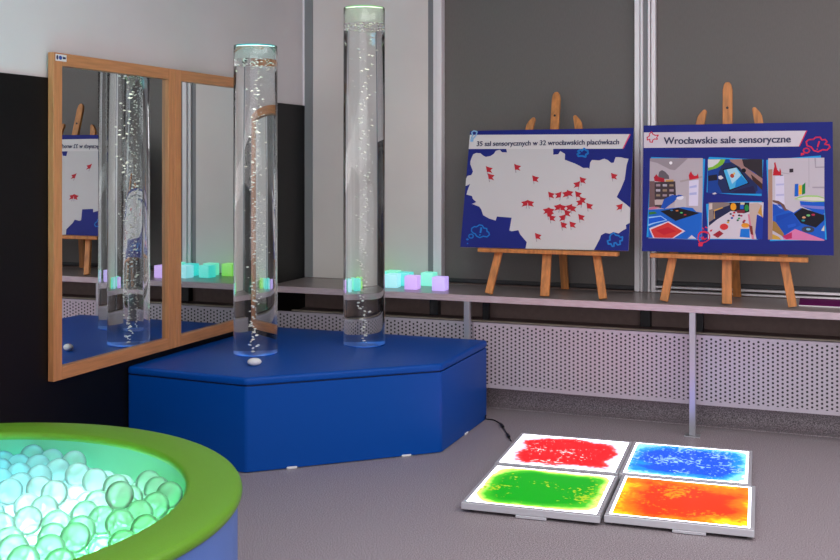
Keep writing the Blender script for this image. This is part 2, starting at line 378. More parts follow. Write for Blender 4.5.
# ---------------------------------------------------------------- bubble tubes
def bubble_tube(x, y, ztop, zw, label, lidcol, seed, slv, disc_mat):
    t = thing('bubble_tube', label, 'bubble tube', (x, y, .385), 0, 'water-filled bubble tubes')
    R0, R1 = .099, .0935; H = ztop-.385; W = zw-.385; n = 96
    # acrylic: closed shell above the water; below it only the outer skin (the inner one is the acrylic/water face)
    bm = bmesh.new()
    A = add_lathe(bm, [(R0, .001), (R0, W), (R0, H-.004), (R0-.0015, H), (R1+.0015, H), (R1, H-.004), (R1, W)], n)
    bm.normal_update()
    me = bpy.data.meshes.new('tube_wall'); bm.to_mesh(me); bm.free()
    for p in me.polygons: p.use_smooth = True
    me.set_sharp_from_angle(angle=math.radians(30)); link('tube_wall', me, M['acrylic'], t)
    bm = bmesh.new(); A = add_lathe(bm, [(R1, .004), (R1, W)], n)
    for f in bm.faces: f.material_index = 0
    tp = bm.faces.new(A[1]); tp.material_index = 1
    bm.normal_update()
    me = bpy.data.meshes.new('water'); bm.to_mesh(me); bm.free()
    for p in me.polygons: p.use_smooth = (p.material_index == 0)
    link('water', me, [M['water_side'], M['water_top']], t)
    bm = bmesh.new(); r_ = add_lathe(bm, [(.0005, .0005), (R1-.001, .0005), (R1-.001, .004), (.0005, .004)], 48)
    fin('base_plate', bm, M['base_blue'], t)
    bm = bmesh.new(); add_lathe(bm, [(.0005, H-.006), (R1-.001, H-.006), (R1-.001, H+.001), (.0005, H+.001)], 64)
    fin('lid', bm, lidcol, t)
    bm = bmesh.new(); add_lathe(bm, [(.0005, H-.009), (R1-.004, H-.009), (R1-.004, H-.0065), (.0005, H-.0065)], 48); fin('glow_disc', bm, disc_mat, t)  # disc: added glowing surface under the lid, brightens the sleeve
    bm = bmesh.new(); add_lathe(bm, [(R1-.0015, W+.002), (R1-.0015, H-.007)], 64); fin('scatter_sleeve', bm, slv, t, True)  # added sleeve, its tint stands in for light scattered in the acrylic
    rnd = random.Random(seed); bm = bmesh.new()
    N = 170
    for i in range(N):
        z = .012+(W-.03)*(i+rnd.random())/N
        k = z/W
        sp = .012+.024*min(1, k*2)
        cx = .006*math.sin(z*9+seed)+rnd.gauss(0, sp*.5); cyy = .006*math.cos(z*7+seed)+rnd.gauss(0, sp*.5)
        r = rnd.choice([.0022, .0028, .0034, .0042, .0052])*(1.2 if k < .2 else 1)
        mtx = Matrix.Translation((cx, cyy, z)) @ Matrix.Rotation(rnd.uniform(-.6, .6), 4, 'Y') @ Matrix.Diagonal((r*rnd.uniform(1, 1.7), r*rnd.uniform(1, 1.7), r*.8, 1))
        bmesh.ops.create_icosphere(bm, subdivisions=1, radius=1, matrix=mtx)
    for k in range(26):     # froth just under the surface
        a = rnd.random()*2*PI; rr = R1*.8*math.sqrt(rnd.random()); r = rnd.uniform(.0018, .0034)
        bmesh.ops.create_icosphere(bm, subdivisions=1, radius=1, matrix=Matrix.Translation((rr*math.cos(a), rr*math.sin(a), W-.006-rnd.random()*.012)) @ Matrix.Diagonal((r*1.8, r*1.8, r, 1)))
    o = fin('bubbles', bm, M['bubble'], t, True); o['kind'] = 'stuff'
    # the LED spot in the tube's foot, shining up through the water
    d = bpy.data.lights.new('base_led', 'SPOT'); d.energy = 1100; d.color = (1, 1, .82); d.spot_size = math.radians(24); d.spot_blend = .6; d.shadow_soft_size = .012
    lo = bpy.data.objects.new('base_led', d); C.objects.link(lo); lo.parent = t; lo.location = (0, 0, .012); lo.rotation_euler = (PI, 0, 0)
    d2 = bpy.data.lights.new('top_fill', 'SPOT'); d2.energy = 700; d2.color = (1, 1, .85); d2.spot_size = math.radians(26); d2.spot_blend = .6; d2.shadow_soft_size = .012  # added spot below the water surface, brightens the upper bubbles
    lo = bpy.data.objects.new('top_fill', d2); C.objects.link(lo); lo.parent = t; lo.location = (0, 0, W-.006)
    return t
def sleeve(name, rgb):
    m = bpy.data.materials.new(name); m.use_nodes = True; nt = m.node_tree; N = nt.nodes; N.remove(N['Principled BSDF'])
    a = N.new('ShaderNodeBsdfTransparent'); d = N.new('ShaderNodeBsdfDiffuse'); d.inputs[0].default_value = (*lin(rgb), 1)
    x = N.new('ShaderNodeMixShader'); x.inputs[0].default_value = .14
    nt.links.new(a.outputs[0], x.inputs[1]); nt.links.new(d.outputs[0], x.inputs[2]); nt.links.new(x.outputs[0], N['Material Output'].inputs[0]); return m
M['sleeve_cyan'] = sleeve('cyan_scatter_sleeve', (205, 232, 226)); M['sleeve_green'] = sleeve('green_scatter_sleeve', (215, 234, 212))
M['bubble'] = mat('air_bubbles', (250, 250, 240), .2)
M['base_blue'] = mat('tube_base_plate', (20, 90, 190), .3)
M['disc_cyan'] = mat('cyan_disc_glow', (200, 200, 200), .5, emis=(195, 240, 232), estr=3.0); M['disc_green'] = mat('green_disc_glow', (200, 200, 200), .5, emis=(212, 240, 200), estr=3.0)
M['lid_cyan'] = mat('cyan_lid', (60, 190, 190), .35, emis=(40, 190, 200), estr=.35)  # both lids: emission stands in for tube light shining through them
M['lid_green'] = mat('mint_green_lid', (170, 225, 160), .35, emis=(150, 220, 150), estr=.45)
bubble_tube(-2.432, 4.210, 1.782, 1.718, 'shorter bubble tube with cyan lid, standing nearer the wall mirrors', M['lid_cyan'], 3, M['sleeve_cyan'], M['disc_cyan'])
bubble_tube(-2.069, 4.606, 1.989, 1.912, 'taller bubble tube with pale green lid, standing in front of the white pillar', M['lid_green'], 8, M['sleeve_green'], M['disc_green'])

# small white remote on the podium
t = thing('remote_control', 'small white oval pebble-like remote lying in front of the cyan-lidded tube', 'remote', (-2.289, 3.953, .385), .5)
bm = bmesh.new(); bmesh.ops.create_uvsphere(bm, u_segments=24, v_segments=14, radius=1, matrix=Matrix.Translation((0, 0, .0165)) @ Matrix.Diagonal((.030, .021, .0165, 1)))
fin('shell', bm, M['white'], t, True)
for x in (-.012, .008):
    bm = bmesh.new(); bmesh.ops.create_uvsphere(bm, u_segments=12, v_segments=8, radius=1, matrix=Matrix.Translation((x, .002, .0312)) @ Matrix.Diagonal((.004, .003, .0012, 1)))
    fin('button', bm, M['red_ink'] if x < 0 else M['foam'], t, True)

# ---------------------------------------------------------------- two framed wall mirrors
def mirror(v0, v1, label):
    z0, z1 = .414, 1.674; x0, x1 = UL+.0125, -2.760; fw = .049
    t = thing('wall_mirror', label, 'mirror', (x0, (v0+v1)/2, z0), 0, 'framed mirrors on the black wall')
    inv = Matrix.Translation((-x0, -(v0+v1)/2, -z0))
    for (a, b, c, d, m_) in [(v0, v0+fw, z0, z1, 'wood'), (v1-fw, v1, z0, z1, 'wood'), (v0+fw, v1-fw, z0, z0+fw, 'wood_h'), (v0+fw, v1-fw, z1-fw, z1, 'wood_h')]:
        child(box('frame_stile' if m_ == 'wood' else 'frame_rail', (x0, a, c), (x1, b, d), M[m_], None, .002, 2), t, inv)
    child(box('mirror_glass', (x0+.002, v0+fw-.004, z0+fw-.004), (x1-.018, v1-fw+.004, z1-fw+.004), M['mirror']), t, inv)
    return t, inv
t, inv = mirror(3.256, 4.058, 'wood-framed wall mirror with a small sticker, nearer the ball pit')
# sticker in the top corner
st = child(box('sticker', (-2.7598, 3.266, 1.642), (-2.7590, 3.328, 1.668), M['white']), t, inv)
def smark(pts, m_):
    bm = bmesh.new(); vs = [bm.verts.new((-2.7587, y, z)) for y, z in pts]; bm.faces.new(vs)
    r = bmesh.ops.extrude_face_region(bm, geom=list(bm.faces)); bmesh.ops.translate(bm, vec=(.0003, 0, 0), verts=[v for v in r['geom'] if isinstance(v, bmesh.types.BMVert)])
    o = fin('logo', bm, m_); o.parent = st; o.matrix_parent_inverse = Matrix.Identity(4)
    return o
def ring(cy_, cz, ry, rz, n=14): return [(cy_+ry*math.cos(2*PI*k/n), cz+rz*math.sin(2*PI*k/n)) for k in range(n)]
for o in (smark(ring(3.275, 1.655, .0055, .009), M['ink']), smark(ring(3.293, 1.655, .009, .008), M['sticker_blue']), smark([(3.306, 1.651), (3.323, 1.651), (3.323, 1.659), (3.306, 1.660)], M['ink'])):
    o.matrix_parent_inverse = (Matrix.Translation((UL+.0125, (3.238+4.058)/2, .414)) @ inv).inverted() if False else Matrix.Identity(4)
mirror(4.060, 4.880, 'wood-framed wall mirror behind the cyan-lidded tube, nearer the corner')

# ---------------------------------------------------------------- printed posters on easels
PRINT_L = [
 ((198, 195, 196), 0, [200,500,207,479,180,480,168,493,147,488,137,472,122,462,95,457,78,466,66,476,44,478,28,472,21,456,15,435,16,419,34,382,26,364,6,360,0,345,0,308,7,310,24,319,13,286,9,264,39,257,45,242,65,226,42,217,83,203,95,188,106,161,140,144,174,135,179,155,256,150,249,87,261,83,295,89,305,69,342,31,337,0,676,0,680,9,702,55,706,71,727,83,748,79,765,88,790,81,807,94,826,105,823,122,841,132,840,204,829,213,818,222,794,239,773,255,792,296,808,340,814,410,822,441,804,444,783,449,759,450,751,423,739,421,721,436,703,443,679,434,643,437,635,423,633,391,627,398,603,397,577,411,558,420,507,439,507,468,481,483,473,467,447,465,445,495]),
 ((212, 208, 208), 0, [0,573,823,563,791,491,0,499]),
 ((215, 70, 110), 0, [821,563,828,562,796,491,790,491]),
 ((150, 145, 148), 0, [107,382,110,382,116,365,112,364]),
 ((178, 32, 46), 0, [100,410,116,404,138,399,127,388,138,373,121,379,108,380]),
 ((150, 145, 148), 0, [120,345,123,345,129,328,124,327]),
 ((178, 32, 46), 0, [113,373,129,367,151,362,139,351,150,336,134,342,120,343]),
 ((150, 145, 148), 0, [255,392,258,392,264,376,259,375]),
 ((178, 32, 46), 0, [248,421,264,414,286,409,274,398,285,384,269,390,255,390]),
 ((150, 145, 148), 0, [353,334,356,334,361,318,357,317]),
 ((178, 32, 46), 0, [346,362,362,356,383,351,372,340,382,326,366,332,353,332]),
 ((150, 145, 148), 0, [592,327,595,327,600,311,596,310]),
 ((178, 32, 46), 0, [587,354,601,348,622,344,611,333,620,319,605,325,593,325]),
 ((150, 145, 148), 0, [587,306,584,306,581,290,585,289]),
 ((178, 32, 46), 0, [590,333,576,327,556,323,568,312,559,298,574,304,587,304]),
 ((150, 145, 148), 0, [745,347,748,347,752,331,749,330]),
 ((178, 32, 46), 0, [740,373,754,367,774,363,763,352,772,339,758,344,745,345]),
 ((150, 145, 148), 0, [331,212,328,212,325,196,329,195]),
 ((178, 32, 46), 0, [334,239,319,233,298,228,311,218,302,204,318,209,331,210]),
 ((150, 145, 148), 0, [337,212,340,212,345,196,341,195]),
 ((178, 32, 46), 0, [330,239,346,233,367,229,356,218,366,204,350,209,337,210]),
 ((150, 145, 148), 0, [439,254,442,254,447,238,443,237]),
 ((178, 32, 46), 0, [433,281,448,275,468,270,457,260,467,246,452,251,439,252]),
 ((150, 145, 148), 0, [498,254,495,254,492,238,496,237]),
 ((178, 32, 46), 0, [501,281,486,275,466,270,479,260,470,246,485,251,498,252]),
 ((150, 145, 148), 0, [534,259,531,259,528,243,532,242]),
 ((178, 32, 46), 0, [537,286,523,280,503,275,515,265,507,251,521,256,534,257]),
 ((150, 145, 148), 0, [532,264,535,264,540,247,536,246]),
 ((178, 32, 46), 0, [526,290,541,284,561,280,550,269,560,256,545,261,532,261]),
 ((150, 145, 148), 0, [573,257,576,257,581,241,577,240]),
 ((178, 32, 46), 0, [568,284,582,278,603,273,592,263,601,249,586,255,574,255]),
 ((150, 145, 148), 0, [597,230,600,230,605,214,601,213]),
 ((178, 32, 46), 0, [592,257,606,251,626,247,616,236,625,223,610,228,598,228]),
 ((150, 145, 148), 0, [606,218,603,218,600,202,604,201]),
 ((178, 32, 46), 0, [609,245,595,239,575,234,587,224,579,210,593,216,606,216]),
 ((150, 145, 148), 0, [633,201,636,201,640,185,636,184]),
 ((178, 32, 46), 0, [627,227,642,221,662,217,651,206,660,193,646,198,633,199]),
 ((150, 145, 148), 0, [443,176,440,176,437,160,441,159]),
 ((178, 32, 46), 0, [446,203,432,197,411,192,424,182,415,168,430,174,443,174]),
 ((150, 145, 148), 0, [442,176,445,176,450,160,446,159]),
 ((178, 32, 46), 0, [436,203,451,197,472,193,461,182,471,169,455,174,442,174]),
 ((150, 145, 148), 0, [498,194,494,194,491,178,495,177]),
 ((178, 32, 46), 0, [500,221,486,215,466,210,478,199,470,186,485,191,497,192]),
 ((150, 145, 148), 0, [501,192,504,192,508,176,505,175]),
 ((178, 32, 46), 0, [495,219,510,213,530,208,519,198,529,184,514,189,501,190]),
 ((150, 145, 148), 0, [555,194,552,194,549,178,553,177]),
 ((178, 32, 46), 0, [558,221,544,215,524,210,536,200,528,186,543,192,555,192]),
 ((150, 145, 148), 0, [552,189,555,189,559,173,556,172]),
 ((178, 32, 46), 0, [546,215,561,210,581,205,570,195,580,181,565,186,552,187]),
 ((150, 145, 148), 0, [526,166,529,166,533,150,529,149]),
 ((178, 32, 46), 0, [520,192,535,187,555,182,544,172,554,158,539,163,526,164]),
 ((150, 145, 148), 0, [451,141,454,141,459,125,455,124]),
 ((178, 32, 46), 0, [445,168,460,162,481,158,470,147,480,134,464,139,452,139]),
 ((150, 145, 148), 0, [438,159,441,159,446,143,442,142]),
 ((178, 32, 46), 0, [432,185,447,180,468,175,457,164,467,151,451,156,438,157]),
 ((150, 145, 148), 0, [525,144,522,143,519,127,523,127]),
 ((178, 32, 46), 0, [528,170,514,164,494,159,506,149,498,135,512,141,525,141]),
 ((150, 145, 148), 0, [511,107,514,107,519,91,515,90]),
 ((178, 32, 46), 0, [505,133,520,128,540,123,530,113,539,100,524,105,512,105]),
 ((150, 145, 148), 0, [555,110,558,110,562,94,558,93]),
 ((178, 32, 46), 0, [549,136,564,131,584,126,573,116,583,103,568,108,555,108]),
 ((150, 145, 148), 0, [595,146,598,146,603,130,599,129]),
 ((178, 32, 46), 0, [590,172,604,167,624,162,614,152,623,139,608,144,596,144]),
 ((150, 145, 148), 0, [386,51,389,51,394,35,390,34]),
 ((178, 32, 46), 0, [380,77,395,72,415,67,404,57,414,44,399,49,386,49]),
 ((150, 145, 148), 0, [801,198,798,198,795,183,798,182]),
 ((178, 32, 46), 0, [804,224,790,219,771,214,783,204,774,190,788,196,800,196]),
 ((30, 120, 200), 6, [77,102,65,103,52,94,52,80,64,70,72,68,81,56,98,49,117,56,136,53,148,64,143,76,134,80,131,94,115,97,107,109,91,112,80,104,77,102]),
 ((30, 120, 200), 9, [102,97,100,74]),
 ((30, 120, 200), 0, [102,62,101,60,98,58,95,59,94,62,95,65,98,66,101,65]),
 ((30, 120, 200), 6, [64,55,62,49,57,46,49,46,43,49,40,55,42,61,47,64,55,65,61,61,64,55]),
 ((30, 120, 200), 0, [42,39,40,35,35,34,29,35,27,39,28,42,34,44,39,42]),
 ((30, 120, 200), 0, [41,19,40,16,37,15,34,16,33,19,34,21,36,22,39,21]),
 ((30, 120, 200), 9, [570,481,584,488,591,482,602,495,609,486,620,482,622,469,612,464,611,452,593,457,575,456,569,467,581,472,570,481]),
 ((30, 120, 200), 7, [755,77,769,83,776,73,791,71,800,63,810,65,809,48,798,46,801,30,788,27,779,37,771,35,771,21,763,20,756,31,744,30,739,45,751,49,749,64,755,77]),
 ((130, 175, 215), 7, [20,594,38,588,34,570,23,555,9,555,16,570,9,585,20,594]),
 ((130, 175, 215), 0, [4,549,23,551,21,536,7,536]),
]
PRINT_R = [
 ((205, 198, 206), 0, [1,561,730,556,698,485,2,487]),
 ((205, 40, 75), 0, [728,556,734,556,702,485,697,485]),
 ((205, 40, 75), 5, [17,537,28,543,29,554,38,563,44,552,55,546,70,547,62,536,66,527,53,529,44,524,42,513,31,515,30,528,19,524,17,537]),
 ((205, 40, 75), 6, [754,516,739,515,729,505,733,488,750,482,761,466,779,460,798,469,816,467,829,479,824,491,807,493,817,505,809,515,796,513,787,526,769,525,759,516,754,516]),
 ((205, 40, 75), 0, [781,508,788,508,780,480,774,482]),
 ((205, 40, 75), 0, [779,472,778,469,776,468,773,469,772,472,773,474,776,475,778,474]),
 ((205, 40, 75), 6, [743,466,740,460,734,456,726,456,720,460,717,467,720,473,726,476,734,476,740,472,743,466]),
 ((205, 40, 75), 0, [706,455,721,456,721,448,706,443]),
 ((30, 150, 215), 0, [37,443,286,432,272,56,21,66]),
 ((176, 166, 172), 0, [32,437,276,436,275,59,30,61]),
 ((146, 136, 142), 0, [32,437,208,435,149,380,126,384,66,415,32,423]),
 ((235, 232, 235), 0, [137,415,136,411,133,408,129,407,126,408,123,411,122,415,123,419,125,421,129,422,133,421,136,418]),
 ((95, 88, 95), 0, [72,354,76,373,89,381,104,373,121,354,123,339,74,339]),
 ((165, 25, 45), 0, [51,347,63,362,74,348,100,342,102,323,55,329]),
 ((190, 145, 80), 0, [106,335,143,336,144,319,106,320]),
 ((110, 85, 85), 0, [32,329,55,329,61,210,30,205]),
 ((62, 50, 55), 0, [55,324,151,328,156,239,103,201,58,205]),
 ((150, 130, 140), 0, [62,315,82,315,82,304,62,304]),
 ((170, 165, 175), 0, [93,315,113,314,113,304,93,304]),
 ((140, 120, 100), 0, [124,314,143,314,143,304,124,304]),
 ((170, 165, 175), 0, [62,291,82,291,82,280,62,280]),
 ((140, 120, 100), 0, [93,291,113,291,113,280,93,280]),
 ((150, 130, 140), 0, [124,291,144,291,144,280,124,280]),
 ((140, 120, 100), 0, [63,267,82,267,82,257,63,257]),
 ((150, 130, 140), 0, [93,267,113,267,113,257,93,257]),
 ((170, 165, 175), 0, [124,267,144,267,144,257,124,257]),
 ((150, 130, 140), 0, [63,243,82,243,82,233,63,233]),
 ((170, 165, 175), 0, [94,243,113,244,113,233,94,233]),
 ((180, 165, 160), 0, [56,241,100,243,98,218,58,217]),
 ((160, 150, 150), 0, [171,331,274,353,274,345,175,323]),
 ((190, 25, 45), 0, [212,355,216,364,223,376,228,362,238,353,249,355,254,366,258,342,216,334]),
 ((210, 205, 225), 0, [214,330,258,336,256,214,214,214]),
 ((170, 175, 215), 0, [216,304,249,312,249,300,216,295]),
 ((170, 175, 215), 0, [216,274,249,278,249,266,216,263]),
 ((185, 180, 185), 0, [149,258,199,258,203,204,150,199]),
 ((20, 95, 190), 0, [29,194,100,199,187,208,232,204,248,187,274,183,274,59,224,60,30,63]),
 ((25, 75, 170), 0, [100,245,137,264,162,262,154,241,104,199,85,203]),
 ((215, 215, 225), 0, [190,253,188,248,182,243,174,242,165,243,159,247,157,253,159,259,165,263,173,265,182,263,188,259]),
 ((25, 75, 170), 0, [135,251,168,266,190,261,161,255,142,236]),
 ((190, 110, 130), 0, [29,202,54,209,83,207,58,198,29,194]),
 ((22, 18, 25), 0, [83,188,166,205,264,181,154,143]),
 ((60, 120, 170), 0, [142,193,140,190,135,189,131,190,129,193,131,195,135,196,140,195]),
 ((190, 110, 60), 0, [167,191,165,188,160,187,155,188,153,191,155,193,160,194,165,193]),
 ((90, 180, 100), 0, [187,181,185,179,181,178,176,179,174,181,176,184,181,185,185,184]),
 ((170, 40, 50), 0, [204,172,202,170,197,169,192,170,191,172,192,175,197,176,202,175]),
 ((50, 115, 50), 0, [30,183,58,186,69,177,38,171,30,173]),
 ((150, 195, 235), 0, [29,160,86,167,117,146,55,129,29,118]),
 ((15, 85, 200), 0, [30,154,86,163,109,147,50,133,30,126]),
 ((215, 200, 210), 0, [32,107,121,142,199,97,146,63,51,63]),
 ((200, 55, 50), 0, [40,101,119,136,187,97,140,64,57,64]),
 ((185, 30, 45), 0, [63,97,121,115,158,95,101,77]),
 ((195, 195, 205), 0, [210,62,228,79,250,62]),
 ((30, 150, 215), 0, [304,441,388,436,545,426,537,261,412,267,294,277,299,429]),
 ((18, 60, 140), 0, [299,430,541,429,540,271,298,273]),
 ((120, 175, 50), 0, [299,430,378,430,368,407,340,389,300,377]),
 ((205, 205, 205), 0, [299,429,356,429,344,412,320,395,300,391]),
 ((28, 40, 85), 0, [368,411,439,419,514,328,521,287,506,273,364,275,344,316,348,370]),
 ((45, 38, 45), 0, [451,430,541,429,541,336,506,369,455,398]),
 ((150, 115, 110), 0, [396,429,451,430,459,398,541,340,540,289,506,324,439,394,400,419]),
 ((60, 35, 30), 0, [490,361,541,316,540,287,498,332]),
 ((25, 25, 45), 0, [300,354,340,360,342,333,302,329]),
 ((12, 12, 30), 0, [366,384,431,398,484,318,396,283]),
 ((70, 170, 215), 0, [370,380,428,391,478,321,398,290]),
 ((160, 205, 225), 0, [384,382,424,390,447,353,408,316]),
 ((165, 60, 45), 0, [417,353,416,348,412,344,408,343,403,345,400,348,398,353,400,358,403,362,408,363,413,362,416,358]),
 ((220, 180, 90), 0, [421,363,421,360,419,358,416,358,414,358,412,360,412,363,412,366,414,368,416,369,419,368,421,366]),
 ((20, 130, 200), 0, [427,332,447,355,478,321,420,297]),
 ((205, 200, 205), 0, [346,351,358,355,370,343,358,336,348,339]),
 ((205, 200, 205), 0, [318,270,332,277,340,271,328,267]),
 ((14, 12, 25), 0, [469,377,468,372,464,369,459,368,454,369,450,373,449,378,450,382,454,386,459,387,464,386,468,382]),
 ((30, 26, 70), 0, [427,287,502,308,513,271,400,272]),
 ((30, 150, 215), 0, [292,223,408,234,536,237,546,226,520,63,302,61]),
 ((200, 192, 200), 0, [304,230,546,232,540,66,301,64]),
 ((130, 115, 110), 0, [304,230,400,231,400,197,328,155,305,122]),
 ((200, 185, 175), 0, [306,225,320,227,320,200,306,196]),
 ((30, 35, 70), 0, [324,192,404,221,400,190,340,151,306,122,305,138,328,155]),
 ((195, 150, 70), 0, [328,196,364,209,368,205,330,190,332,157,328,155]),
 ((25, 22, 35), 0, [396,230,484,231,484,189,459,181,427,189,400,192]),
 ((225, 150, 30), 0, [427,211,425,202,420,196,414,194,407,196,402,202,401,211,402,220,407,226,414,228,420,226,425,220]),
 ((30, 90, 180), 0, [443,221,459,221,459,201,443,201]),
 ((205, 190, 150), 0, [445,231,463,231,462,221,445,221]),
 ((30, 130, 60), 0, [482,206,480,198,477,193,472,191,468,193,464,198,463,206,464,214,468,219,472,222,477,220,480,214]),
 ((120, 35, 50), 0, [427,195,463,197,463,183,431,182]),
 ((185, 165, 155), 0, [486,226,521,230,540,218,532,177,517,175,505,68,519,66,501,66,490,124,484,177]),
 ((200, 120, 140), 0, [484,179,494,124,505,68,517,65,495,65,484,124,477,177]),
 ((20, 50, 150), 0, [517,177,544,165,541,66,515,66,509,96]),
 ((190, 140, 50), 0, [521,185,536,222,539,181,544,161]),
 ((200, 50, 50), 0, [392,119,389,112,382,107,373,104,363,106,356,112,354,119,356,126,363,132,373,134,382,132,389,127]),
 ((150, 30, 45), 0, [322,81,352,102,371,89,346,68]),
 ((190, 60, 70), 0, [310,103,322,107,318,97,310,96]),
 ((20, 110, 200), 0, [446,111,485,112,486,71,442,74]),
 ((215, 140, 40), 0, [484,127,482,122,475,117,466,116,457,117,451,121,448,127,451,133,457,137,466,138,475,137,482,133]),
 ((120, 40, 40), 0, [482,128,497,124,501,84,490,88]),
 ((60, 60, 80), 0, [408,178,406,175,402,174,398,175,396,178,398,181,402,183,406,181]),
 ((180, 40, 60), 0, [419,170,418,167,414,166,409,167,408,170,409,173,414,175,418,173]),
 ((30, 60, 150), 0, [414,160,412,157,408,155,403,157,402,160,403,163,408,164,412,163]),
 ((90, 80, 60), 0, [398,147,396,144,392,143,388,144,386,147,388,150,392,152,396,151]),
 ((210, 160, 50), 0, [396,139,394,136,390,135,386,136,384,139,386,142,390,144,394,142]),
 ((40, 30, 50), 0, [445,172,443,169,439,168,435,169,433,172,435,175,439,177,443,176]),
 ((150, 30, 80), 0, [455,170,453,167,449,166,445,167,443,170,445,174,449,175,453,174]),
 ((60, 150, 90), 0, [445,158,443,155,439,154,435,155,433,158,435,161,439,163,443,161]),
 ((40, 80, 60), 0, [439,150,437,147,433,145,429,147,427,150,429,153,433,154,437,153]),
 ((170, 30, 60), 0, [468,148,467,145,463,144,458,145,457,148,458,151,463,153,467,151]),
 ((190, 40, 60), 0, [423,184,422,181,417,180,413,181,412,184,413,188,418,189,422,188]),
 ((120, 20, 60), 0, [464,142,463,139,459,137,454,139,453,142,454,145,459,146,463,145]),
 ((30, 150, 215), 0, [557,425,791,443,813,69,573,58]),
 ((188, 180, 188), 0, [566,432,805,433,803,64,565,65]),
 ((165, 130, 110), 0, [566,381,584,383,584,65,565,65]),
 ((180, 20, 40), 0, [586,354,589,379,593,395,591,411,597,415,600,399,606,379,614,370,616,389,621,374,622,354]),
 ((50, 42, 50), 0, [657,384,674,385,674,368,657,367]),
 ((150, 145, 150), 0, [623,368,657,362,657,360,623,365]),
 ((60, 60, 60), 0, [617,358,631,356,629,350,619,351]),
 ((205, 200, 220), 0, [596,350,634,354,636,221,596,221]),
 ((175, 175, 210), 0, [600,316,634,318,634,310,600,308]),
 ((175, 175, 210), 0, [600,269,634,271,634,263,600,261]),
 ((158, 150, 160), 0, [739,432,741,432,741,301,739,301]),
 ((158, 150, 160), 0, [763,431,770,431,770,387,766,387]),
 ((158, 150, 160), 0, [770,393,805,394,805,388,770,387]),
 ((158, 150, 160), 0, [754,303,804,304,804,296,754,297]),
 ((15, 90, 190), 0, [680,315,695,317,695,261,678,259]),
 ((225, 170, 40), 0, [696,309,710,311,709,269,695,267]),
 ((20, 120, 55), 0, [711,309,725,323,724,273,710,267]),
 ((150, 195, 100), 0, [677,248,702,260,732,265,776,264,804,254,804,236,754,237,702,242]),
 ((210, 205, 195), 0, [685,248,720,258,776,258,804,250,804,240,754,240,705,244]),
 ((15, 85, 190), 0, [700,239,754,235,804,237,804,183,783,182,705,216]),
 ((120, 120, 195), 0, [701,222,754,218,804,216,803,202,754,206,705,215]),
 ((20, 85, 185), 0, [585,227,668,191,675,187,705,208,804,181,806,68,782,70,633,67,585,146]),
 ((16, 16, 28), 0, [675,181,711,208,803,177,803,155,768,121,705,140]),
 ((200, 150, 110), 0, [726,166,724,163,718,161,712,162,710,166,712,169,718,171,724,169]),
 ((110, 180, 110), 0, [745,175,742,172,737,170,731,172,728,175,731,179,737,180,742,179]),
 ((160, 40, 70), 0, [765,178,763,175,757,173,751,175,749,178,751,182,757,183,763,182]),
 ((30, 130, 140), 0, [723,152,721,149,715,147,709,149,707,152,709,155,715,157,721,155]),
 ((105, 75, 70), 0, [585,243,611,239,634,223,643,203,656,197,637,195,620,219,585,235]),
 ((20, 75, 175), 0, [586,223,619,223,637,193,586,171]),
 ((120, 150, 220), 0, [599,223,624,211,628,201,615,207]),
 ((12, 65, 165), 0, [599,171,668,189,671,181,599,143]),
 ((15, 70, 170), 0, [599,143,671,181,705,132,675,116,637,87]),
 ((30, 85, 190), 0, [648,131,682,140,686,128,652,117]),
 ((205, 115, 160), 0, [629,79,680,114,804,68,803,65,633,66]),
 ((180, 40, 90), 0, [606,95,637,85,667,99,667,72,644,67]),
 ((60, 62, 80), 0, [762,113,759,106,749,100,735,98,721,100,711,105,708,112,711,119,721,125,735,127,749,125,759,120]),
 ((110, 170, 200), 0, [746,113,745,111,741,109,736,108,731,109,728,111,727,113,728,116,731,118,736,118,741,118,745,116]),
 ((150, 115, 60), 0, [585,150,599,143,633,91,629,79,584,106]),
 ((190, 150, 60), 0, [584,90,610,79,622,66,584,66]),
 ((205, 200, 180), 0, [790,109,803,133,803,106]),
 ((205, 40, 75), 5, [266,84,268,94,284,97,302,93,310,76,306,60,292,49,276,43,268,38]),
 ((205, 40, 75), 5, [258,80,264,90,284,94,299,89]),
 ((205, 40, 75), 0, [258,42,272,49,281,43,277,28,260,28]),
 ((205, 40, 75), 5, [270,69,278,59,280,72,285,59,295,66]),
 ((205, 40, 75), 5, [276,113,282,107]),
 ((205, 40, 75), 5, [290,117,298,113]),
 ((205, 40, 75), 5, [260,80,256,63,264,47]),
]

from mathutils.geometry import tessellate_polygon
import numpy as np
def print_mesh(name, data, parent):
    bm = bmesh.new(); cl = bm.loops.layers.float_color.new('ink'); rnd = 0
    for i, (col, wd, P) in enumerate(data):
        pts = [Vector((P[k]/1000, P[k+1]/1000)) for k in range(0, len(P), 2)]
        y = -(.0002+.000012*i); c = (*lin(col), 1)
        if wd:
            h = wd/2000
            for a, b in zip(pts, pts[1:]):
                d = (b-a)
                if d.length < 1e-5: continue
                d.normalize(); nn = Vector((-d.y, d.x))*h; e = d*h*.5
                vs = [bm.verts.new((q.x, y, q.y)) for q in (a-e+nn, a-e-nn, b+e-nn, b+e+nn)]
                f = bm.faces.new(vs)
                for l in f.loops: l[cl] = c
        else:
            vs = [bm.verts.new((q.x, y, q.y)) for q in pts]
            for tri in tessellate_polygon([[Vector((q.x, q.y, 0)) for q in pts]]):
                try: f = bm.faces.new([vs[k] for k in tri])
                except ValueError: continue
                for l in f.loops: l[cl] = c
    bm.normal_update()
    for f in bm.faces:
        if f.normal.y > 0: f.normal_flip()
    me = bpy.data.meshes.new(name); bm.to_mesh(me); bm.free()
    # keep colours linear
    o = link(name, me, M['print'], parent); return o
